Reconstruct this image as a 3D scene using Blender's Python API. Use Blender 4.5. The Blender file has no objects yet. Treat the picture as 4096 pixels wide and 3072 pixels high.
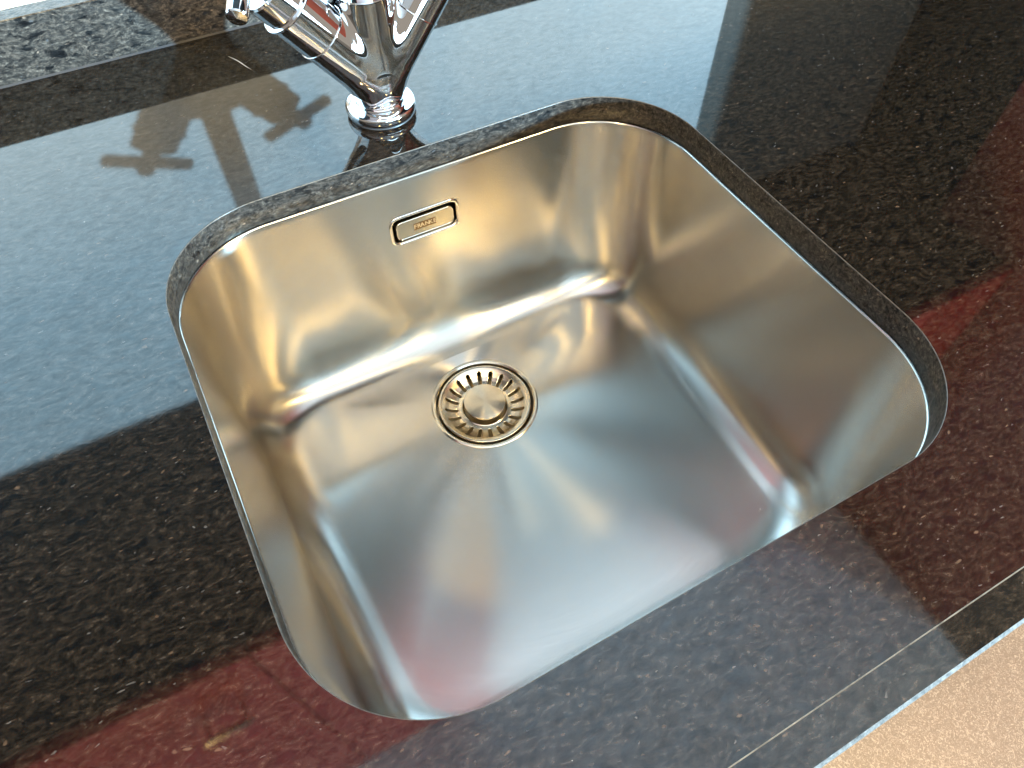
import bpy, bmesh, math, random
import numpy as np
from mathutils import Vector, Matrix

random.seed(3)
sc = bpy.context.scene
COL = sc.collection
R = math.radians

# ------------------------------------------------------------------ camera
cam_d = bpy.data.cameras.new('camera')
cam = bpy.data.objects.new('camera', cam_d); COL.objects.link(cam)
cam_d.sensor_width = 36.0
cam_d.lens = 24.919
cam_d.clip_start = 0.01; cam_d.clip_end = 50
cam.matrix_world = Matrix(((0.87781, 0.38941, -0.27896, -0.1723),
                           (-0.47900, 0.71830, -0.50458, -0.2751),
                           (0.00389, 0.57654, 0.81706, 0.3744),
                           (0, 0, 0, 1)))
sc.camera = cam
# ------------------------------------------------------------------ world: the dim open room around
w = bpy.data.worlds.new('World'); sc.world = w; w.use_nodes = True
bg = w.node_tree.nodes['Background']
bg.inputs[0].default_value = (0.89, 0.79, 0.66, 1)
bg.inputs[1].default_value = 0.48
sc.view_settings.view_transform = 'Standard'
sc.view_settings.look = 'None'
sc.view_settings.exposure = 0.0
sc.view_settings.gamma = 1.0
sc.cycles.use_denoising = True
sc.cycles.max_bounces = 14
sc.cycles.glossy_bounces = 10
sc.cycles.sample_clamp_indirect = 8

# ------------------------------------------------------------------ lamps
def aim(o, target):
    d = Vector(target) - o.location
    o.rotation_euler = d.to_track_quat('-Z', 'Y').to_euler()

def area(name, loc, target, sx, sy, power, col, shape='RECTANGLE', spread=180):
    l = bpy.data.lights.new(name, 'AREA'); l.shape = shape; l.size = sx
    if shape in ('RECTANGLE', 'ELLIPSE'): l.size_y = sy
    l.energy = power; l.color = col; l.spread = R(spread)
    o = bpy.data.objects.new(name, l); COL.objects.link(o); o.location = loc; aim(o, target)
    return o

# cool daylight coming nearly level through the glazing on the right, behind the viewer
L = Vector((0.572, -1.0, 0.056)).normalized()
sp = bpy.data.lights.new('daylight_beam', 'SPOT')
sp.energy = 18000; sp.color = (0.40, 0.73, 0.97); sp.shadow_soft_size = 0.10
sp.spot_size = R(26); sp.spot_blend = 0.6
spo = bpy.data.objects.new('daylight_beam', sp); COL.objects.link(spo)
spo.location = Vector((-0.05, 0.25, 0.12)) + 9.0 * L
aim(spo, (0.0, 0.30, 0.1))
area('cool_uplight', (0.9, -3.2, -0.28), (0.2, 0, 0.9), 3.6, 0.85, 235, (0.60, 0.85, 1.0))  # added unseen uplight, set low and tilted to brighten the ceiling
# warm ceiling downlights
WARM = (1.0, 0.68, 0.24)
for x, y, pw in ((-0.75, -0.80, 24), (0.10, -1.15, 20), (0.95, -0.95, 34)):
    area('warm_downlight', (x, y, 1.40), (x * .6, y * .4, 0), 0.15, 0.15, pw, WARM, 'DISK')

# ------------------------------------------------------------------ material helpers
def mat(name):
    m = bpy.data.materials.new(name); m.use_nodes = True
    nt = m.node_tree; b = nt.nodes['Principled BSDF']
    return m, nt, b

def N(nt, t, **kw):
    n = nt.nodes.new(t)
    for k, v in kw.items(): setattr(n, k, v)
    return n

def ramp(nt, fac, stops, interp='LINEAR'):
    r = N(nt, 'ShaderNodeValToRGB'); cr = r.color_ramp; cr.interpolation = interp
    while len(cr.elements) > 1: cr.elements.remove(cr.elements[-1])
    cr.elements[0].position = stops[0][0]; cr.elements[0].color = (*stops[0][1], 1)
    for p, c in stops[1:]:
        e = cr.elements.new(p); e.color = (*c, 1)
    nt.links.new(fac, r.inputs[0]); return r

def mapping(nt, scale=(1, 1, 1), rot=(0, 0, 0), src='Object'):
    tc = N(nt, 'ShaderNodeTexCoord'); mp = N(nt, 'ShaderNodeMapping')
    mp.inputs['Scale'].default_value = scale; mp.inputs['Rotation'].default_value = rot
    nt.links.new(tc.outputs[src], mp.inputs[0]); return mp.outputs[0]

def noise(nt, vec, scale, detail=4, rough=0.6, dist=0):
    n = N(nt, 'ShaderNodeTexNoise'); n.inputs['Scale'].default_value = scale
    n.inputs['Detail'].default_value = detail; n.inputs['Roughness'].default_value = rough
    n.inputs['Distortion'].default_value = dist
    nt.links.new(vec, n.inputs['Vector']); return n.outputs[0]

def mix(nt, fac, a, b, mode='MIX'):
    m = N(nt, 'ShaderNodeMix', data_type='RGBA', blend_type=mode)
    if isinstance(fac, float): m.inputs[0].default_value = fac
    else: nt.links.new(fac, m.inputs[0])
    for i, v in ((6, a), (7, b)):
        if isinstance(v, tuple): m.inputs[i].default_value = (*v, 1)
        else: nt.links.new(v, m.inputs[i])
    return m.outputs[2]

def granite(name, rough, bump, gain=1.0, spec=(0.42, 0.64)):
    m, nt, b = mat(name)
    v = mapping(nt, (0.62, 1.25, 1.25), (0, 0, R(28)))
    wob = N(nt, 'ShaderNodeTexNoise'); wob.inputs['Scale'].default_value = 60; nt.links.new(v, wob.inputs['Vector'])
    va = N(nt, 'ShaderNodeVectorMath', operation='MULTIPLY_ADD')
    nt.links.new(wob.outputs[1], va.inputs[0]); va.inputs[1].default_value = (0.012,) * 3; nt.links.new(v, va.inputs[2])
    v2 = va.outputs[0]
    g = gain
    base = ramp(nt, noise(nt, v2, 300, 6, 0.75), [(0.36, (0.0030 * g, 0.0027 * g, 0.0026 * g)), (0.48, (0.0082 * g, 0.0070 * g, 0.0062 * g)),
                                             (0.58, (0.020 * g, 0.0160 * g, 0.0130 * g)), (0.70, (0.050 * g, 0.041 * g, 0.034 * g))])
    # feldspar flecks
    vo = N(nt, 'ShaderNodeTexVoronoi'); vo.inputs['Scale'].default_value = 330; nt.links.new(v2, vo.inputs['Vector'])
    sel = N(nt, 'ShaderNodeSeparateColor'); nt.links.new(vo.outputs['Color'], sel.inputs[0])
    pick = ramp(nt, sel.outputs[0], [(0.972, (0, 0, 0)), (0.985, (1, 1, 1))])
    edge = ramp(nt, vo.outputs['Distance'], [(0.16, (1, 1, 1)), (0.40, (0, 0, 0))])
    f1 = mix(nt, 1.0, pick.outputs[0], edge.outputs[0], 'MULTIPLY')
    c = mix(nt, f1, base.outputs[0], (0.080 * g, 0.058 * g, 0.044 * g))
    # dark mineral patches
    dk = ramp(nt, noise(nt, v2, 120, 4, 0.6), [(0.36, (1, 1, 1)), (0.44, (0, 0, 0))])
    c = mix(nt, dk.outputs[0], c, (0.003, 0.003, 0.0035))
    # bluish glints, painted into the stone colour as tiny pale specks
    vo2 = N(nt, 'ShaderNodeTexVoronoi'); vo2.inputs['Scale'].default_value = 900; nt.links.new(v2, vo2.inputs['Vector'])
    s2 = N(nt, 'ShaderNodeSeparateColor'); nt.links.new(vo2.outputs['Color'], s2.inputs[0])
    pk2 = ramp(nt, s2.outputs[1], [(0.9975, (0, 0, 0)), (0.999, (1, 1, 1))])
    c = mix(nt, pk2.outputs[0], c, (0.07, 0.07, 0.075))
    nt.links.new(c, b.inputs['Base Color'])
    rr = N(nt, 'ShaderNodeMapRange'); nt.links.new(noise(nt, v2, 200, 4, 0.7), rr.inputs[0])
    rr.inputs[3].default_value = rough * 0.6; rr.inputs[4].default_value = rough * 1.5
    nt.links.new(rr.outputs[0], b.inputs['Roughness'])
    b.inputs['IOR'].default_value = 1.60
    sl_ = N(nt, 'ShaderNodeMapRange'); nt.links.new(noise(nt, v2, 150, 6, 0.75), sl_.inputs[0])
    sl_.inputs[1].default_value = 0.32; sl_.inputs[2].default_value = 0.62
    sl_.inputs[3].default_value, sl_.inputs[4].default_value = spec
    nt.links.new(sl_.outputs[0], b.inputs['Specular IOR Level'])
    if bump:
        bp = N(nt, 'ShaderNodeBump'); bp.inputs['Strength'].default_value = bump; bp.inputs['Distance'].default_value = 0.0004
        nt.links.new(noise(nt, v2, 230, 4, 0.6), bp.inputs['Height']); nt.links.new(bp.outputs[0], b.inputs['Normal'])
    return m

M = {}
M['granite'] = granite('polished_granite', 0.045, 0.018, 0.88)
M['granite_edge'] = granite('honed_granite_edge', 0.42, 0.45, 2.3, (0.05, 0.30))
M['granite_up'] = granite('granite_upstand', 0.3, 0.7, 3.6, (0.1, 0.5))  # same stone, its colour brightened to look lit by the beam

def steel(name, col, rough, aniso=0.0, radial=None, scratch=0.0, bumps=0.0):
    m, nt, b = mat(name)
    b.inputs['Metallic'].default_value = 1.0
    v = mapping(nt)
    n1 = noise(nt, v, 9, 3, 0.5)
    cr = ramp(nt, n1, [(0.3, tuple(x * 0.94 for x in col)), (0.7, col)])
    nt.links.new(cr.outputs[0], b.inputs['Base Color'])
    b.inputs['Roughness'].default_value = rough
    b.inputs['Anisotropic'].default_value = aniso
    if radial is not None:
        # brushing runs in circles about the drain
        geo = N(nt, 'ShaderNodeNewGeometry')
        sb = N(nt, 'ShaderNodeVectorMath', operation='SUBTRACT'); nt.links.new(geo.outputs['Position'], sb.inputs[0])
        sb.inputs[1].default_value = (radial[0], radial[1], -0.2349)
        cx = N(nt, 'ShaderNodeVectorMath', operation='MULTIPLY'); nt.links.new(sb.outputs[0], cx.inputs[0]); cx.inputs[1].default_value = (1, 1, 2.5)
        nm = N(nt, 'ShaderNodeVectorMath', operation='NORMALIZE'); nt.links.new(cx.outputs[0], nm.inputs[0])
        nt.links.new(nm.outputs[0], b.inputs['Tangent'])
        if scratch:
            ln = N(nt, 'ShaderNodeVectorMath', operation='LENGTH'); nt.links.new(sb.outputs[0], ln.inputs[0])
            sx = N(nt, 'ShaderNodeSeparateXYZ'); nt.links.new(sb.outputs[0], sx.inputs[0])
            at = N(nt, 'ShaderNodeMath', operation='ARCTAN2'); nt.links.new(sx.outputs[1], at.inputs[0]); nt.links.new(sx.outputs[0], at.inputs[1])
            cb = N(nt, 'ShaderNodeCombineXYZ')
            m1 = N(nt, 'ShaderNodeMath', operation='MULTIPLY'); nt.links.new(ln.outputs['Value'], m1.inputs[0]); m1.inputs[1].default_value = 900
            m2 = N(nt, 'ShaderNodeMath', operation='MULTIPLY'); nt.links.new(at.outputs[0], m2.inputs[0]); m2.inputs[1].default_value = 6
            nt.links.new(m1.outputs[0], cb.inputs[0]); nt.links.new(m2.outputs[0], cb.inputs[1])
            bp = N(nt, 'ShaderNodeBump'); bp.inputs['Strength'].default_value = scratch; bp.inputs['Distance'].default_value = 0.0001
            st = ramp(nt, noise(nt, cb.outputs[0], 0.7, 3, 0.7), [(0.3, (0.935, 0.935, 0.935)), (0.7, (1.03, 1.03, 1.03))])
            nt.links.new(mix(nt, 1.0, cr.outputs[0], st.outputs[0], 'MULTIPLY'), b.inputs['Base Color'])
            nt.links.new(noise(nt, cb.outputs[0], 1.0, 3, 0.6), bp.inputs['Height']); nt.links.new(bp.outputs[0], b.inputs['Normal'])
    return m

DR = (0.0, 0.0945)          # drain centre
ZB = -0.235                 # drain level
M['steel'] = steel('brushed_steel', (0.53, 0.505, 0.465), 0.235, 0.92, DR, 0.10)
M['steel_ring'] = steel('drain_steel', (0.66, 0.62, 0.54), 0.16)
M['steel_basket'] = steel('basket_steel', (0.60, 0.56, 0.48), 0.24)
M['steel_knob'] = steel('turned_steel', (0.66, 0.60, 0.50), 0.28, 0.92, DR, 0.1)
M['plate'] = steel('overflow_steel', (0.44, 0.41, 0.345), 0.26)
M['bright'] = steel('bright_steel', (0.78, 0.74, 0.68), 0.08)
M['cup'] = steel('dull_wet_steel', (0.36, 0.31, 0.22), 0.45)
M['chrome'] = steel('chrome', (0.80, 0.80, 0.82), 0.025)

def plain(name, col, rough, metallic=0.0, nscale=0, var=0.15, bump=0.0, coat=0.0):
    m, nt, b = mat(name)
    b.inputs['Roughness'].default_value = rough; b.inputs['Metallic'].default_value = metallic
    b.inputs['Coat Weight'].default_value = coat
    v = mapping(nt); n = noise(nt, v, nscale or 6, 4, 0.6)
    r = ramp(nt, n, [(0.3, tuple(c * (1 - var) for c in col)), (0.7, tuple(min(1, c * (1 + var)) for c in col))])
    nt.links.new(r.outputs[0], b.inputs['Base Color'])
    if bump:
        bp = N(nt, 'ShaderNodeBump'); bp.inputs['Strength'].default_value = bump; bp.inputs['Distance'].default_value = 0.0005
        nt.links.new(n, bp.inputs['Height']); nt.links.new(bp.outputs[0], b.inputs['Normal'])
    return m

M['wall'] = plain('pale_wall', (0.80, 0.80, 0.79), 0.6, 0, 8, 0.04)
M['wall_grey'] = plain('darker_grey_wall', (0.13, 0.125, 0.11), 0.5, 0, 8, 0.06)  # wall beyond the pale part, given a darker colour
M['ceiling'] = plain('ceiling_paint', (0.84, 0.89, 0.92), 0.8, 0, 3, 0.04)
M['pale_door'] = plain('unseen_grey_door', (0.38, 0.36, 0.39), 0.35, 0, 5, 0.04)  # made-up colour for unseen doors, keeps red off the basin floor
M['red'] = plain('red_gloss_door', (0.33, 0.020, 0.014), 0.3, 0, 5, 0.04, 0, 0.35)
M['red_dark'] = plain('brown_side_panel', (0.24, 0.050, 0.035), 0.3, 0, 5, 0.04, 0, 0.3)
M['carcass'] = plain('black_carcass', (0.012, 0.012, 0.012), 0.5)
M['black'] = plain('black_cavity', (0.008, 0.007, 0.006), 0.6)
M['etch'] = plain('tan_etched_print', (0.20, 0.13, 0.065), 0.5, 0.6)
M['etch_letters'] = plain('pale_etched_letters', (0.80, 0.70, 0.54), 0.4, 0.6)
M['silicone'] = plain('dark_silicone', (0.05, 0.05, 0.055), 0.4)
M['worn'] = plain('worn_line', (0.085, 0.070, 0.055), 0.85, 0, 120, 0.5)
M['worn'].node_tree.nodes['Principled BSDF'].inputs['Specular IOR Level'].default_value = 0.1
M['lower_arris'] = plain('lower_stone_arris', (0.085, 0.088, 0.09), 0.6, 0, 300, 0.6)
M['lower_arris'].node_tree.nodes['Principled BSDF'].inputs['Specular IOR Level'].default_value = 0.05
M['arris'] = plain('pale_stone_arris', (0.07, 0.062, 0.055), 0.3, 0, 300, 0.5)  # paler than the slab, for the cut-out's top edge

def floor_mat():
    m, nt, b = mat('beige_speckled_floor')
    v = mapping(nt)
    a = ramp(nt, noise(nt, v, 170, 5, 0.75, 2.0), [(0.40, (0.19, 0.140, 0.098)), (0.52, (0.235, 0.175, 0.124)), (0.60, (0.40, 0.315, 0.225))])
    big = ramp(nt, noise(nt, v, 6, 3, 0.5), [(0.3, (0.86, 0.86, 0.86)), (0.7, (1, 1, 1))])
    c = mix(nt, 1.0, a.outputs[0], big.outputs[0], 'MULTIPLY')
    nt.links.new(c, b.inputs['Base Color']); b.inputs['Roughness'].default_value = 0.35
    return m
M['floor'] = floor_mat()

# ------------------------------------------------------------------ object helpers
def link(name, me, m=None, parent=None, smooth=True):
    o = bpy.data.objects.new(name, me); COL.objects.link(o)
    if m is not None: me.materials.append(m)
    if parent is not None: o.parent = parent
    if smooth: me.polygons.foreach_set('use_smooth', [True] * len(me.polygons))
    return o

def from_pd(name, vs, fs, m, parent=None, smooth=True):
    me = bpy.data.meshes.new(name); me.from_pydata([tuple(v) for v in vs], [], fs); me.update()
    return link(name, me, m, parent, smooth)

def tag(o, label=None, cat=None, group=None, kind=None):
    if label: o['label'] = label
    if cat: o['category'] = cat
    if group: o['group'] = group
    if kind: o['kind'] = kind
    return o

def empty(name, loc=(0, 0, 0)):
    o = bpy.data.objects.new(name, None); COL.objects.link(o); o.location = loc; o.empty_display_size = 0.02
    return o

def box(name, lo, hi, m, parent=None, bev=0.0, seg=2):
    bm = bmesh.new(); bmesh.ops.create_cube(bm, size=1.0)
    for v in bm.verts:
        v.co = Vector([(lo[i] + hi[i]) / 2 + v.co[i] * (hi[i] - lo[i]) for i in range(3)])
    if bev: bmesh.ops.bevel(bm, geom=bm.edges[:], offset=bev, segments=seg, affect='EDGES', profile=0.5)
    me = bpy.data.meshes.new(name); bm.to_mesh(me); bm.free()
    return link(name, me, m, parent, smooth=False)

def frame_from(axis):
    z = Vector(axis).normalized(); x = z.orthogonal().normalized(); return x, z.cross(x), z

def lathe(name, prof, m, parent=None, origin=(0, 0, 0), axis=(0, 0, 1), n=96, closed=False):
    x, y, z = frame_from(axis); o = Vector(origin); vs = []; fs = []
    k = len(prof)
    for i in range(n):
        a = 2 * math.pi * i / n; d = x * math.cos(a) + y * math.sin(a)
        for r, h in prof: vs.append(o + d * r + z * h)
    for i in range(n):
        j = (i + 1) % n
        for q in range(k if closed else k - 1):
            q2 = (q + 1) % k
            fs.append((i * k + q, j * k + q, j * k + q2, i * k + q2))
    ob = from_pd(name, vs, fs, m, parent)
    bm = bmesh.new(); bm.from_mesh(ob.data); bmesh.ops.remove_doubles(bm, verts=bm.verts, dist=1e-6)
    bmesh.ops.recalc_face_normals(bm, faces=bm.faces); bm.to_mesh(ob.data); bm.free()
    ob.data.polygons.foreach_set('use_smooth', [True] * len(ob.data.polygons))
    ob.data.set_sharp_from_angle(angle=R(32))
    return ob

def arc(cx, cy, r, a0, a1, n=6):
    return [(cx + r * math.cos(R(a0 + (a1 - a0) * i / n)), cy + r * math.sin(R(a0 + (a1 - a0) * i / n))) for i in range(n + 1)]

def rrect(W, D, r, nc=28, ns=50, cx=0.0, cy=0.0):
    """closed rounded rectangle, counter-clockwise from the right side's middle; same count for every size"""
    hx, hy = W / 2, D / 2; r = max(1e-4, min(r, hx, hy)); pts = []
    cs = ((hx - r, hy - r, 0), (-hx + r, hy - r, 90), (-hx + r, -hy + r, 180), (hx - r, -hy + r, 270))
    for i, (x, y, a) in enumerate(cs):
        for k in range(nc + 1):
            t = R(a + 90 * k / nc); pts.append((cx + x + r * math.cos(t), cy + y + r * math.sin(t)))
        nx, ny, na = cs[(i + 1) % 4]; t = R(a + 90)
        p0 = (x + r * math.cos(t), y + r * math.sin(t)); p1 = (nx + r * math.cos(t), ny + r * math.sin(t))
        for k in range(1, ns): pts.append((cx + p0[0] + (p1[0] - p0[0]) * k / ns, cy + p0[1] + (p1[1] - p0[1]) * k / ns))
    return pts

def loft(name, rings, m, parent=None, skip=None, closed=True):
    n = len(rings[0]); vs = [p for r in rings for p in r]; fs = []
    for i in range(len(rings) - 1):
        for k in range(n if closed else n - 1):
            j = (k + 1) % n
            f = (i * n + k, i * n + j, (i + 1) * n + j, (i + 1) * n + k)
            if skip and skip([vs[q] for q in f]): continue
            fs.append(f)
    return from_pd(name, vs, fs, m, parent)

# ------------------------------------------------------------------ the room the stone reflects
YW = 0.488; XT = 1.04; ZC = 1.44; YC = 0.078; ZCAB = 0.53; YF = -0.3048
wall = from_pd('wall', [(-2.6, YW, -0.8), (0.60, YW, -0.8), (0.60, YW, ZC), (-2.6, YW, ZC)], [(0, 1, 2, 3)], M['wall'], None, False)
tag(wall, 'pale wall behind the worktop in cool daylight', kind='structure')
wp = from_pd('wall', [(0.60, YW, -0.8), (1.6, YW, -0.8), (1.6, YW, ZC), (0.60, YW, ZC)], [(0, 1, 2, 3)], M['wall_grey'], None, False)
tag(wp, 'dark grey wall section beside the pale wall', kind='structure')
fl = from_pd('floor', [(-3, -4, -0.80), (3, -4, -0.80), (3, YW, -0.80), (-3, YW, -0.80)], [(0, 1, 2, 3)], M['floor'], None, False)
tag(fl, 'beige speckled floor seen past the front edge of the worktop', kind='structure')
ce = from_pd('ceiling', [(-3, -3.5, ZC), (-3, YW, ZC), (XT, YW, ZC), (XT, -3.5, ZC)], [(0, 1, 2, 3)], M['ceiling'], None, False)
tag(ce, 'pale ceiling over the kitchen', kind='structure')

wc = empty('wall_cabinet', (0, YW, ZCAB))
tag(wc, 'wall cabinet with red doors, added grey doors and black underside, mirrored in the stone', 'cabinet')
def rel(o, par):
    o.parent = par; o.matrix_parent_inverse = Matrix.Translation(-par.location); return o
rel(box('carcass', (-2.0, YC + 0.021, ZCAB), (XT - 0.003, YW - 0.001, ZC - 0.002), M['carcass']), wc)
seams = [-2.0, -1.30, -0.93, -0.574, -0.343, -0.09, 0.32, 0.73, XT - 0.003]
for a, b_ in zip(seams[:-1], seams[1:]):
    dd = rel(box('door', (a + 0.0022, YC, ZCAB - 0.002), (b_ - 0.0022, YC + 0.019, ZC - 0.004), M['red'] if (a < -0.2 or a > 0.6) else M['pale_door'], None, 0.0012), wc)
    dd['label'] = 'red gloss door' if (a < -0.2 or a > 0.6) else 'unseen door, made pale grey for a neutral basin reflection'
    if a < -0.5 and b_ > -0.4: hdoor = dd
def bar_handle(x0, x1, y, z, par):
    rel(lathe('handle', [(0.0001, 0), (0.005, 0), (0.005, x1 - x0), (0.0001, x1 - x0)], M['bright'], None, (x0, y - 0.028, z), (1, 0, 0), 20), par)
    for x in (x0 + 0.008, x1 - 0.008):
        rel(lathe('handle_post', [(0.0035, 0), (0.0035, 0.028)], M['bright'], None, (x, y - 0.028, z), (0, 1, 0), 16), par)
bar_handle(-0.452, -0.386, YC, 0.665, hdoor)

tc_ = empty('tall_cabinet', (XT + 0.3, 0.1, -0.8))
tag(tc_, 'tall dark red cabinet at the right end of the worktop, mirrored in the stone', 'cabinet')
rel(box('side_panel', (XT + 0.002, -0.36, -0.79), (XT + 0.02, 0.25, ZC + 0.4), M['red_dark'], None, 0.001), tc_)
rel(box('carcass', (XT + 0.021, -0.34, -0.79), (XT + 0.6, YW - 0.002, ZC + 0.4), M['carcass']), tc_)

bc = empty('base_cabinet', (0, 0.1, -0.8))
tag(bc, 'red base cabinet under the dark granite worktop', 'cabinet')
rel(box('plinth', (-1.9, -0.22, -0.79), (XT, -0.20, -0.70), M['carcass']), bc)
for a, b_ in ((-1.9, -1.2), (-1.2, -0.6), (-0.6, 0.0), (0.0, 0.5), (0.5, XT)):
    rel(box('door', (a + 0.002, -0.275, -0.69), (b_ - 0.002, -0.257, -0.05), M['red'], None, 0.001), bc)

# ------------------------------------------------------------------ worktop
CW, CD, CR = 0.45, 0.4157, 0.0881      # cut-out
TH = 0.0244
wt = empty('worktop', (0, 0, -TH))
tag(wt, 'polished dark brown granite worktop with a rounded cut-out around the steel sink', 'worktop')
ncut = rrect(CW, CD, CR)
X0, X1, Y0, Y1 = -1.9, XT, -0.2851, YW - 0.001
def to_rect(x, y):
    a = math.atan2(y, x); c, s = math.cos(a), math.sin(a)
    tx = (X1 / c) if c > 1e-9 else ((X0 / c) if c < -1e-9 else 1e9)
    ty = (Y1 / s) if s > 1e-9 else ((Y0 / s) if s < -1e-9 else 1e9)
    t = min(tx, ty); return (t * c, t * s)
# slab top and cut-out walls (inner points, then the polished top running out to the edges)
def slab(name, z, m, flip=False):
    pts = ncut; n = len(pts); bm = bmesh.new()
    off = 0.0005
    inn = rrect(CW + 2 * off, CD + 2 * off, CR + off)
    vi = [bm.verts.new((x, y, z)) for x, y in inn]
    vo_ = [bm.verts.new((x, y, z)) for x, y in ((X0, Y0), (X1, Y0), (X1, Y1), (X0, Y1))]
    e = [bm.edges.new((vi[i], vi[(i + 1) % n])) for i in range(n)] + [bm.edges.new((vo_[i], vo_[(i + 1) % 4])) for i in range(4)]
    bmesh.ops.triangle_fill(bm, edges=e, use_beauty=True)
    for f in bm.faces:
        if (f.normal.z < 0) != flip: f.normal_flip()
    me = bpy.data.meshes.new(name); bm.to_mesh(me); bm.free()
    return link(name, me, m, None, False)
rel(slab('slab_top', 0.0, M['granite']), wt)
rings = []
for off, z in ((0.0005, 0.0), (0.00015, -0.0002), (0.0, -0.0006)):
    rings.append([(x, y, z) for x, y in rrect(CW + 2 * off, CD + 2 * off, CR + off)])
rel(loft('cutout_arris', rings, M['arris']), wt)
rings = []
for off, z in ((0.0, -0.0006), (0.0, -0.010), (0.0, -TH + 0.001), (0.0012, -TH)):
    rings.append([(x, y, z) for x, y in rrect(CW + 2 * off, CD + 2 * off, CR + off)])
rel(loft('cutout_edge', rings, M['granite_edge']), wt)
rel(slab('slab_underside', -TH, M['granite_edge'], True), wt)
# front strip: fine worn line, flat strip, paler lower arris
def extr(name, prof, m, x0=X0, x1=X1):
    vs = [(x0, y, z) for y, z in prof] + [(x1, y, z) for y, z in prof]; k = len(prof)
    return from_pd(name, vs, [(i, i + 1, k + i + 1, k + i) for i in range(k - 1)], m, None, False)
rel(extr('edge_line', [(Y0, 0.0), (Y0 - 0.0003, -0.0004), (Y0 - 0.0007, -0.0006)], M['worn']), wt)
rel(extr('front_strip', [(Y0 - 0.0007, -0.0006), (YF + 0.0003, -0.0014)], M['granite']), wt)
rel(extr('front_arris', [(YF + 0.0003, -0.0014), (YF - 0.0006, -0.0023), (YF - 0.0016, -0.0034)], M['lower_arris']), wt)
rel(extr('front_face', [(YF - 0.0016, -0.0034), (YF - 0.0016, -TH), (-0.26, -TH)], M['granite']), wt)
up = extr('upstand', [(0.4679, 0.0), (0.4679, 0.0536), (0.4685, 0.0544)], M['granite_up']); rel(up, wt)
rel(extr('upstand_top', [(0.4685, 0.0544), (YW - 0.001, 0.0544)], M['granite_up']), wt)
rel(extr('silicone_joint', [(0.4662, 0.0002), (0.4680, 0.0016)], M['silicone']), wt)

# ------------------------------------------------------------------ sink
sk = empty('kitchen_sink', (DR[0], DR[1], ZB))
tag(sk, 'brushed stainless steel undermount sink with rounded corners set below the granite', 'sink')
prof = [(-0.025, -TH - 0.0005), (-0.004, -TH - 0.0005), (-0.0012, -TH - 0.0006)]
prof += [(-0.0012 + 0.0020 * math.sin(R(a)), -TH - 0.0006 - 0.0020 * (1 - math.cos(R(a)))) for a in range(12, 84, 12)]
i0, z0 = prof[-1]
i1, z1 = 0.0095, -0.1925
for k in range(1, 41): prof.append((i0 + (i1 - i0) * k / 40, z0 + (z1 - z0) * k / 40))
FR = 0.040
dra = math.degrees(math.atan2(i1 - i0, z0 - z1))
for k in range(1, 15):
    a = dra + (86.5 - dra) * k / 14
    # fillet, starting tangent to the wall
    prof.append((i1 + FR * (math.cos(R(dra)) - math.cos(R(a))), z1 - FR * (math.sin(R(a)) - math.sin(R(dra)))))
rings = []
for ins, z in prof:
    rings.append([(x, y, z) for x, y in rrect(CW - 2 * ins, CD - 2 * ins, max(CR - ins * 1.0, 0.02))])
i2, z2 = prof[-1]
RD = 0.0545
last = rings[-1]
for k in range(1, 25):
    t = k / 24; ring = []
    for x, y, z in last:
        a = math.atan2(y - DR[1], x - DR[0]); cx, cy = DR[0] + RD * math.cos(a), DR[1] + RD * math.sin(a)
        s = t ** 0.9
        # shallow pressed creases running from the drain into the four corners
        cre = 0.0
        for qx, qy, am in ((1, 1, 1.0), (-1, 1, 1.0), (1, -1, 0.8), (-1, -1, 1.2)):
            ac = math.atan2(qy * CD * 0.38 - DR[1], qx * CW * 0.38 - DR[0]); da = (a - ac + math.pi) % (2 * math.pi) - math.pi
            cre += am * math.exp(-(da / 0.20) ** 2)
        ring.append((x + (cx - x) * s, y + (cy - y) * s, z + (ZB - z) * s - 0.0013 * cre * math.sin(math.pi * t) ** 1.5))
    rings.append(ring)
OX, OZ, OW, OH, OR_ = -0.0005, -0.0785, 0.070, 0.0325, 0.0095    # overflow opening on the back wall
def skip(q):
    x = sum(v[0] for v in q) / 4; y = sum(v[1] for v in q) / 4; z = sum(v[2] for v in q) / 4
    return y > 0.15 and abs(x - OX) < OW / 2 - 0.0035 and abs(z - OZ) < OH / 2 - 0.0035
bowl = loft('bowl', rings, M['steel'], None, skip); rel(bowl, sk)

# overflow: pressed frame, dark cavity, plate
def wall_y(z): return CD / 2 - (i0 + (i1 - i0) * (z - z0) / (z1 - z0))
slope = (wall_y(OZ + 0.01) - wall_y(OZ - 0.01)) / 0.02
ov = Vector((OX, wall_y(OZ), OZ)); ex = Vector((1, 0, 0)); ez = Vector((0, slope, 1)).normalized(); en = ez.cross(ex) * -1
if en.y > 0: en = -en
def ovl(name, specs, m, nc=8, ns=6, cap=False):
    rs = []
    for w_, h_, r_, d in specs:
        rs.append([tuple(ov + ex * x + ez * y + en * d) for x, y in rrect(w_, h_, r_, nc, ns)])
    o = loft(name, rs, m)
    if cap:
        bm = bmesh.new(); bm.from_mesh(o.data); bm.verts.ensure_lookup_table(); n = len(rs[0])
        bm.faces.new([bm.verts[(len(rs) - 1) * n + i] for i in range(n)]); bm.to_mesh(o.data); bm.free()
    return o
f_specs = [(OW + 2 * a, OH + 2 * a, OR_ + a, d) for a, d in ((0.0004, 0.0001), (0.0, 0.0008), (-0.0010, 0.0012), (-0.0021, 0.0009), (-0.0030, -0.0002), (-0.0034, -0.003), (-0.0036, -0.012))]
fr = ovl('overflow_frame', f_specs, M['bright']); rel(fr, sk)
rel(ovl('overflow_cavity', [(OW - 0.004, OH - 0.004, 0.008, -0.0035), (OW - 0.004, OH - 0.004, 0.008, -0.02), (0.01, 0.004, 0.001, -0.021)], M['black'], cap=True), sk)
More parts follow.
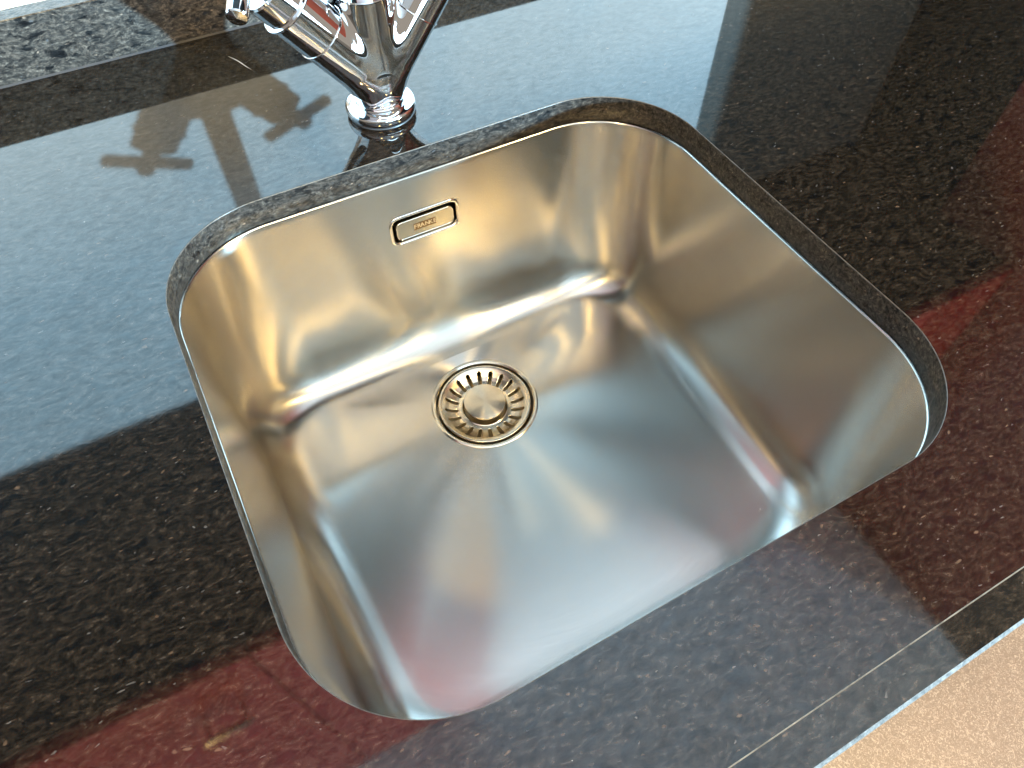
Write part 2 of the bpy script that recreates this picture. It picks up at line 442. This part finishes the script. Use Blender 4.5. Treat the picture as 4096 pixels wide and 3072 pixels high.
PW, PH = OW - 0.0125, OH - 0.0125
pl_off = ez * -0.0008
ov = ov + pl_off
plate = ovl('overflow_plate', [(PW - 0.001, PH - 0.001, 0.005, -0.006), (PW, PH, 0.0055, -0.0018), (PW, PH, 0.0055, -0.0006), (PW - 0.0008, PH - 0.0008, 0.005, 0.0001), (PW - 0.0018, PH - 0.0018, 0.0045, 0.0002), (PW - 0.0026, PH - 0.0026, 0.004, -0.0001)], M['plate'], cap=True)
rel(plate, sk)
rel(ovl('overflow_plate_rim', [(PW + 0.0002, PH + 0.0002, 0.0055, -0.0012), (PW + 0.0002, PH + 0.0002, 0.0055, -0.0003), (PW - 0.0006, PH - 0.0006, 0.005, 0.0005), (PW - 0.0016, PH - 0.0016, 0.0045, 0.0004), (PW - 0.0022, PH - 0.0022, 0.004, 0.00005)], M['bright']), sk)
# etched maker's print: three tan tiles, two letters on each
tw, th_ = 0.0072, 0.0072
for k, txt in enumerate(('FR', 'AN', 'KE')):
    c = ov + ex * ((k - 1) * (tw + 0.0005) - 0.0005) + en * 0.0001
    vs = [c + ex * sx * tw / 2 + ez * sz * th_ / 2 for sx, sz in ((-1, -1), (1, -1), (1, 1), (-1, 1))]
    rel(from_pd('print_tile', vs, [(0, 1, 2, 3)], M['etch'], None, False), plate)
    cu = bpy.data.curves.new('txt', 'FONT'); cu.body = txt; cu.size = 0.0064; cu.align_x = 'CENTER'; cu.align_y = 'CENTER'; cu.extrude = 0.00003
    cu.offset = 0.00012; cu.space_character = 1.12
    to = bpy.data.objects.new('txt', cu); COL.objects.link(to)
    dg = bpy.context.evaluated_depsgraph_get(); me = bpy.data.meshes.new_from_object(to.evaluated_get(dg))
    bpy.data.objects.remove(to); bpy.data.curves.remove(cu)
    me.transform(Matrix((( *ex, 0), (*ez, 0), (*en, 0), (0, 0, 0, 1))).transposed())
    me.transform(Matrix.Translation(c + en * 0.00008))
    me.materials.clear()
    rel(link('letters', me, M['etch_letters'], None, False), plate)

# drain collar (part of the sink) and the pot below it
C3 = (DR[0], DR[1], ZB)
rel(lathe('drain_ring', [(0.0553, -0.0004), (0.0549, 0.0006), (0.0537, 0.0012), (0.0520, 0.0010), (0.0505, -0.0004), (0.0500, -0.0030), (0.0498, -0.008), (0.0496, -0.012)], M['steel_ring'], None, C3), sk)
rel(lathe('drain_pot', [(0.0498, -0.011), (0.0460, -0.020), (0.0400, -0.040), (0.0001, -0.048)], M['steel_ring'], None, C3), sk)

# ------------------------------------------------------------------ strainer basket
sb_ = empty('strainer_basket', (DR[0], DR[1], ZB - 0.01)); sb_.scale = (1.04, 1.04, 1.0)
tag(sb_, 'round slotted steel strainer basket with a flat turned knob sitting in the drain', 'strainer')
NS = 20
def prof_h(r):
    # dished annulus: rim high, valley, up to the collar round the knob
    pts = [(0.0455, -0.0012), (0.0445, -0.0008), (0.0432, -0.0012), (0.040, -0.0030), (0.036, -0.0062), (0.031, -0.0085), (0.027, -0.0092), (0.0235, -0.0088), (0.0215, -0.0080)]
    for (ra, ha), (rb, hb) in zip(pts[:-1], pts[1:]):
        if ra >= r >= rb: return ha + (hb - ha) * (ra - r) / (ra - rb)
    return pts[-1][1] if r < 0.0215 else pts[0][1]
r_in, r_out = 0.0264, 0.0402; hw = 0.0018
rows = [0.0455, 0.0450, 0.0445, 0.0438, 0.0432, 0.042, 0.0410]
sl = [r_out - (r_out - r_in) * k / 18 for k in range(19)]
rows += sl + [0.0255, 0.0245, 0.0235, 0.0225]
vs = []; fs = []; cols_per = 9
def halfw(r):
    if r > r_out or r < r_in: return 0.0003
    d = min(r_out - r, r - r_in)
    return hw if d > hw else max(0.0003, math.sqrt(max(0, hw * hw - (hw - d) ** 2)))
ncol = NS * cols_per
for r in rows:
    for s in range(NS):
        a0 = R(90 + 360 * s / NS); half = math.pi / NS; wv = halfw(r) / r
        angs = [-wv, wv] + [wv + (2 * half - 2 * wv) * k / (cols_per - 1) for k in range(1, cols_per - 1)]
        for a in angs:
            vs.append((DR[0] + r * math.cos(a0 + a), DR[1] + r * math.sin(a0 + a), ZB + prof_h(r)))
for i in range(len(rows) - 1):
    inside = rows[i] <= r_out + 1e-9 and rows[i + 1] >= r_in - 1e-9
    for c in range(ncol):
        if c % cols_per == 0 and inside: continue
        j = (c + 1) % ncol
        fs.append((i * ncol + c, (i + 1) * ncol + c, (i + 1) * ncol + j, i * ncol + j))
bk = from_pd('basket_plate', vs, fs, M['steel_basket']); rel(bk, sb_)
sm = bk.modifiers.new('thick', 'SOLIDIFY'); sm.thickness = 0.0009; sm.offset = -1
rel(lathe('basket_rim', [(0.0455, -0.0030), (0.0460, -0.0016), (0.0457, -0.0006), (0.0449, -0.0004), (0.0443, -0.0008)], M['bright'], None, C3), sb_)
rel(lathe('basket_cup', [(0.0400, -0.0110), (0.0380, -0.018), (0.0300, -0.0200), (0.0001, -0.0205)], M['cup'], None, C3), sb_)
rel(lathe('knob_collar', [(0.0236, -0.0086), (0.0233, -0.0074), (0.0226, -0.0070), (0.0218, -0.0074), (0.0205, -0.0095)], M['steel_ring'], None, C3), sb_)
kn = rel(lathe('knob', [(0.0165, -0.0090), (0.0175, -0.0070), (0.0196, -0.0040), (0.0206, -0.0010), (0.0208, 0.0016), (0.0205, 0.0021)], M['steel_ring'], None, C3), sb_)
rel(lathe('knob_face', [(0.0205, 0.0021), (0.0200, 0.0023), (0.010, 0.0024), (0.00005, 0.0024)], M['steel_knob'], None, C3), kn)

# ------------------------------------------------------------------ mixer tap
B = Vector((-0.0035, 0.2722, 0.0)); KT = 1.034; DZ = -0.0127
PHI = R(0)     # turn of the fork about the upright
ah = Vector((math.cos(PHI), math.sin(PHI), 0))
tap = empty('mixer_tap', B)
tag(tap, 'chrome mixer tap with two angled arms and upright spout standing behind the sink', 'tap')
rel(lathe('base_seal', [(0.0290, 0.0), (0.0288, 0.0007), (0.0255, 0.0009)], M['silicone'], None, B, (0, 0, 1), 64), tap)
rel(lathe('base_flange', [(0.0270, 0.0006), (0.0288, 0.0012), (0.0303, 0.0030), (0.0309, 0.0056), (0.0307, 0.0082), (0.0299, 0.0098), (0.0288, 0.0105), (0.0228, 0.0107), (0.0222, 0.0100), (0.0216, 0.0100), (0.0213, 0.0107), (0.0213, 0.0124), (0.0205, 0.0132), (0.0150, 0.0134)], M['chrome'], None, B, (0, 0, 1), 128), tap)
AL = R(38)
dl = -ah * math.sin(AL) + Vector((0, 0, math.cos(AL))); dr = ah * math.sin(AL) + Vector((0, 0, math.cos(AL)))
J = B + Vector((0, 0, 0.046))
RA = 0.0215
# body: smooth union of four rods, meshed by surface nets
def body_mesh():
    h = 0.0012
    lo = np.array([-0.075, -0.030, 0.016]); hi = np.array([0.078, 0.030, 0.120])
    n = np.ceil((hi - lo) / h).astype(int) + 1
    g = np.stack(np.meshgrid(*[lo[i] + h * np.arange(n[i]) for i in range(3)], indexing='ij'), -1)
    jz = 0.046
    def rod(p, a, b, r0, r1):
        a = np.array(a); b = np.array(b); d = b - a; Ld = np.linalg.norm(d); d = d / Ld
        q = p - a; t = q @ d; rad = np.linalg.norm(q - t[..., None] * d, axis=-1)
        rr_ = r0 + (r1 - r0) * np.clip(t / Ld, 0, 1)
        dx = rad - rr_; dy = np.maximum(-t, t - Ld)
        return np.minimum(np.maximum(dx, dy), 0) + np.sqrt(np.maximum(dx, 0) ** 2 + np.maximum(dy, 0) ** 2)
    s, c = math.sin(AL), math.cos(AL)
    def smin(a, b, k):
        hh = np.clip(0.5 + 0.5 * (b - a) / k, 0, 1); return b + (a - b) * hh - k * hh * (1 - hh)
    def F(p):
        neck = rod(p, (0, 0, 0.010), (0, 0, 0.048), 0.0180, 0.0185)
        l1 = rod(p, (0, 0, jz - 0.004), (-s * 0.2, 0, jz - 0.004 + c * 0.2), RA, RA)
        r1 = rod(p, (0, 0, jz - 0.004), (s * 0.2, 0, jz - 0.004 + c * 0.2), RA, RA)
        m1 = rod(p, (0, 0, jz + 0.01), (0, 0, 0.25), RA, RA)
        f = smin(l1, r1, 0.010); f = smin(f, m1, 0.009); f = smin(f, neck, 0.014)
        # cut square at the arm joints and at the top
        cl = p @ np.array([-s, 0, c]) - (c * (jz - 0.004) + 0.052)
        cr = p @ np.array([s, 0, c]) - (c * (jz - 0.004) + 0.052)
        left = p[..., 0] < 0
        cut = np.where(left, cl, cr); cut = np.where(np.abs(p[..., 0]) < 0.0223, p[..., 2] - 0.1045, np.minimum(cut, 1))
        return np.maximum(f, np.maximum(cut, p[..., 2] - 0.1045)) if False else f
    f = F(g)
    ins = f < 0
    # surface nets
    cnt = np.zeros(tuple(n - 1)); acc = np.zeros(tuple(n - 1) + (3,))
    corners = [(i, j, k) for i in (0, 1) for j in (0, 1) for k in (0, 1)]
    sl_ = lambda c_: tuple(slice(c_[a], n[a] - 1 + c_[a]) for a in range(3))
    for a in range(8):
        for b in range(a + 1, 8):
            ca, cb_ = corners[a], corners[b]
            if sum(abs(ca[q] - cb_[q]) for q in range(3)) != 1: continue
            fa, fb = f[sl_(ca)], f[sl_(cb_)]; cr_ = (fa < 0) != (fb < 0)
            t = np.where(cr_, fa / np.where(cr_, fa - fb, 1), 0)
            pos = g[sl_(ca)] + (g[sl_(cb_)] - g[sl_(ca)]) * t[..., None]
            acc += np.where(cr_[..., None], pos, 0); cnt += cr_
    act = cnt > 0; idx = -np.ones(act.shape, int); idx[act] = np.arange(act.sum())
    V = acc[act] / cnt[act][:, None]
    e = 2e-4
    def grad(p): return np.stack([(F(p + d_) - F(p - d_)) / (2 * e) for d_ in np.eye(3) * e], -1)
    for _ in range(5):
        G = grad(V); V = V - F(V)[:, None] * G / np.maximum((G ** 2).sum(-1, keepdims=True), 1e-9)
    G = grad(V); G /= np.linalg.norm(G, axis=1, keepdims=True)
    quads = []
    for ax in range(3):
        o1, o2 = (ax + 1) % 3, (ax + 2) % 3
        sa = [slice(None)] * 3; sb2 = [slice(None)] * 3; sa[ax] = slice(0, n[ax] - 1); sb2[ax] = slice(1, n[ax])
        ch = ins[tuple(sa)] != ins[tuple(sb2)]; up_ = ins[tuple(sa)]
        P = np.argwhere(ch)
        for q in P:
            if q[o1] < 1 or q[o2] < 1 or q[o1] >= n[o1] - 1 or q[o2] >= n[o2] - 1: continue
            c_ = []
            for d1, d2 in ((-1, -1), (0, -1), (0, 0), (-1, 0)):
                z_ = q.copy(); z_[o1] += d1; z_[o2] += d2; c_.append(idx[tuple(z_)])
            if min(c_) < 0: continue
            quads.append(c_ if up_[tuple(q)] else c_[::-1])
    return V, quads, G, F
V, Q, G, _F = body_mesh()
s_, c_ = math.sin(AL), math.cos(AL)
LEN = 0.063
kl = V @ np.array([-s_, 0, c_]) - c_ * 0.042; kr = V @ np.array([s_, 0, c_]) - c_ * 0.042
keep = lambda q: not any((V[i][0] < -0.0215 and kl[i] > LEN) or (V[i][0] > 0.0215 and kr[i] > LEN) or V[i][2] > 0.113 for i in q)
Q = [q for q in Q if keep(q)]
used = sorted({i for q in Q for i in q}); remap = {o: i for i, o in enumerate(used)}
rotz = Matrix.Rotation(PHI, 3, 'Z')
vs = [B + rotz @ Vector(V[i]) * KT + Vector((0, 0, DZ)) for i in used]
body = from_pd('body', vs, [tuple(remap[i] for i in q) for q in Q], M['chrome'])
body.data.normals_split_custom_set_from_vertices([tuple(rotz @ Vector(G[i])) for i in used])
rel(body, tap)
A0 = B + Vector((0, 0, 0.042 * KT + DZ))
def arm(d, flip):
    def seg(name, pr, m=M['chrome'], n=96): return rel(lathe(name, [(r * KT, h * KT) for r, h in pr], m, None, A0, d, n), tap)
    # thin joint ring, barrel, collar, handle hub
    seg('joint_ring', [(RA - 0.001, 0.0605), (RA + 0.0005, 0.0607), (RA + 0.0008, 0.0612), (RA + 0.0005, 0.0617), (RA - 0.001, 0.0619)])
    seg('arm_sleeve', [(RA - 0.001, 0.0615), (RA, 0.0618), (RA, 0.0930), (RA - 0.001, 0.0935)])
    seg('collar', [(RA - 0.002, 0.0925), (RA + 0.0014, 0.0928), (RA + 0.0018, 0.0936), (RA + 0.0014, 0.0944), (RA - 0.002, 0.0948)])
    seg('handle_barrel', [(0.0195, 0.0940), (0.0202, 0.0948), (0.0202, 0.1130), (0.0190, 0.1145), (0.0001, 0.1130)])
    seg('spindle', [(0.0080, 0.112), (0.0080, 0.142), (0.0070, 0.1450), (0.0045, 0.1470), (0.0001, 0.1478)], n=48)
    e = A0 + d * 0.131 * KT
    # the bar lies across the arm, swung out of the fork's plane
    t = (ah * d.z - Vector((0, 0, d.dot(ah)))).normalized()
    t = t * math.cos(R(57)) + Vector((0, 1, 0)) * math.sin(R(57))
    rel(lathe('cross_handle', [(0.0001, -0.0430), (0.0068, -0.0425), (0.0076, -0.0415), (0.0076, 0.0415), (0.0068, 0.0425), (0.0001, 0.0430)], M['chrome'], None, e, t, 48), tap)
arm(dl, 1); arm(dr, -1)
rel(lathe('spout_collar', [(RA - 0.002, 0.1115), (RA + 0.0010, 0.1118), (RA + 0.0014, 0.1127), (RA + 0.0010, 0.1136), (0.0150, 0.1145), (0.0145, 0.116)], M['chrome'], None, B + Vector((0, 0, DZ + 0.0038)), (0, 0, 1)), tap)
# upright spout with a gooseneck swung to the right
path = [B + Vector((0, 0, z)) for z in (0.104, 0.18, 0.26, 0.33)]
gr = 0.075; gd = Vector((0.8, -0.2, 0)).normalized()
path += [B + Vector((0, 0, 0.33)) + gd * (gr - gr * math.cos(R(a))) + Vector((0, 0, gr * math.sin(R(a)))) for a in range(12, 181, 12)]
def tube(name, path, r, m, n=40):
    vs = []; fs = []
    x = None
    for i, p in enumerate(path):
        a = path[max(0, i - 1)]; b = path[min(len(path) - 1, i + 1)]; t = (b - a).normalized()
        if x is None: x = t.orthogonal().normalized()
        x = (x - t * x.dot(t)).normalized(); y = t.cross(x)
        for k in range(n): vs.append(p + (x * math.cos(2 * math.pi * k / n) + y * math.sin(2 * math.pi * k / n)) * r)
    for i in range(len(path) - 1):
        for k in range(n): fs.append((i * n + k, i * n + (k + 1) % n, (i + 1) * n + (k + 1) % n, (i + 1) * n + k))
    return from_pd(name, vs, fs, m)
rel(tube('spout', path, 0.0140, M['chrome']), tap)

# ------------------------------------------------------------------ dust and lint
M['dust'] = plain('pale_dust', (0.55, 0.52, 0.48), 0.9)
def specks(name, pts, par_label):
    vs = []; fs = []
    for (x, y, z, sz) in pts:
        n = random.randint(3, 5); a0 = random.random() * 6; b = len(vs)
        vs.append((x, y, z + sz * 0.5))
        for k in range(n):
            r = sz * random.uniform(0.3, 0.7); a = a0 + 2 * math.pi * k / n
            vs.append((x + r * math.cos(a), y + r * math.sin(a), z))
        for k in range(n): fs.append((b, b + 1 + k, b + 1 + (k + 1) % n))
    o = from_pd(name, vs, fs, M['dust'], None, False); o['kind'] = 'stuff'; return o
pts = []
for _ in range(30):
    x, y = random.uniform(-0.5, 0.75), random.uniform(-0.27, 0.45)
    if abs(x) < 0.24 and abs(y) < 0.225: continue
    pts.append((x, y, 0.0001, random.choice((0.0003, 0.0004, 0.0004, 0.0006))))
specks('dust', pts, '')
# a pale scratch in the polish behind the sink
sc_a, sc_b = Vector((-0.0994, 0.4220, 0.00015)), Vector((-0.0857, 0.3896, 0.00015))
vs = []
for k in range(9):
    t = k / 8; p_ = sc_a.lerp(sc_b, t) + Vector((0.0008 * math.sin(t * 5), 0, 0)); w_ = 0.00035 * math.sin(math.pi * t) + 0.00005
    vs += [p_ + Vector((w_, w_ * 0.6, 0)), p_ - Vector((w_, w_ * 0.6, 0))]
rel(from_pd('scratch', vs, [(2 * k, 2 * k + 1, 2 * k + 3, 2 * k + 2) for k in range(8)], M['dust'], None, False), wt)
dgm = bpy.context.evaluated_depsgraph_get(); bpy.context.view_layer.update()
pts = []
for _ in range(34):
    x, y = random.uniform(-0.16, 0.17), random.uniform(-0.16, 0.13)
    if math.hypot(x - DR[0], y - DR[1]) < 0.06: continue
    ok_, loc, nn, ii = bowl.ray_cast(Vector((x, y, -0.1)) - Vector((0, 0, 0)), Vector((0, 0, -1)))
    if ok_: pts.append((loc.x, loc.y, loc.z + 0.0001, random.choice((0.0003, 0.0004, 0.0005))))
pts.append((0.168, -0.137, -0.2285, 0.0011))
specks('dust', pts, '')
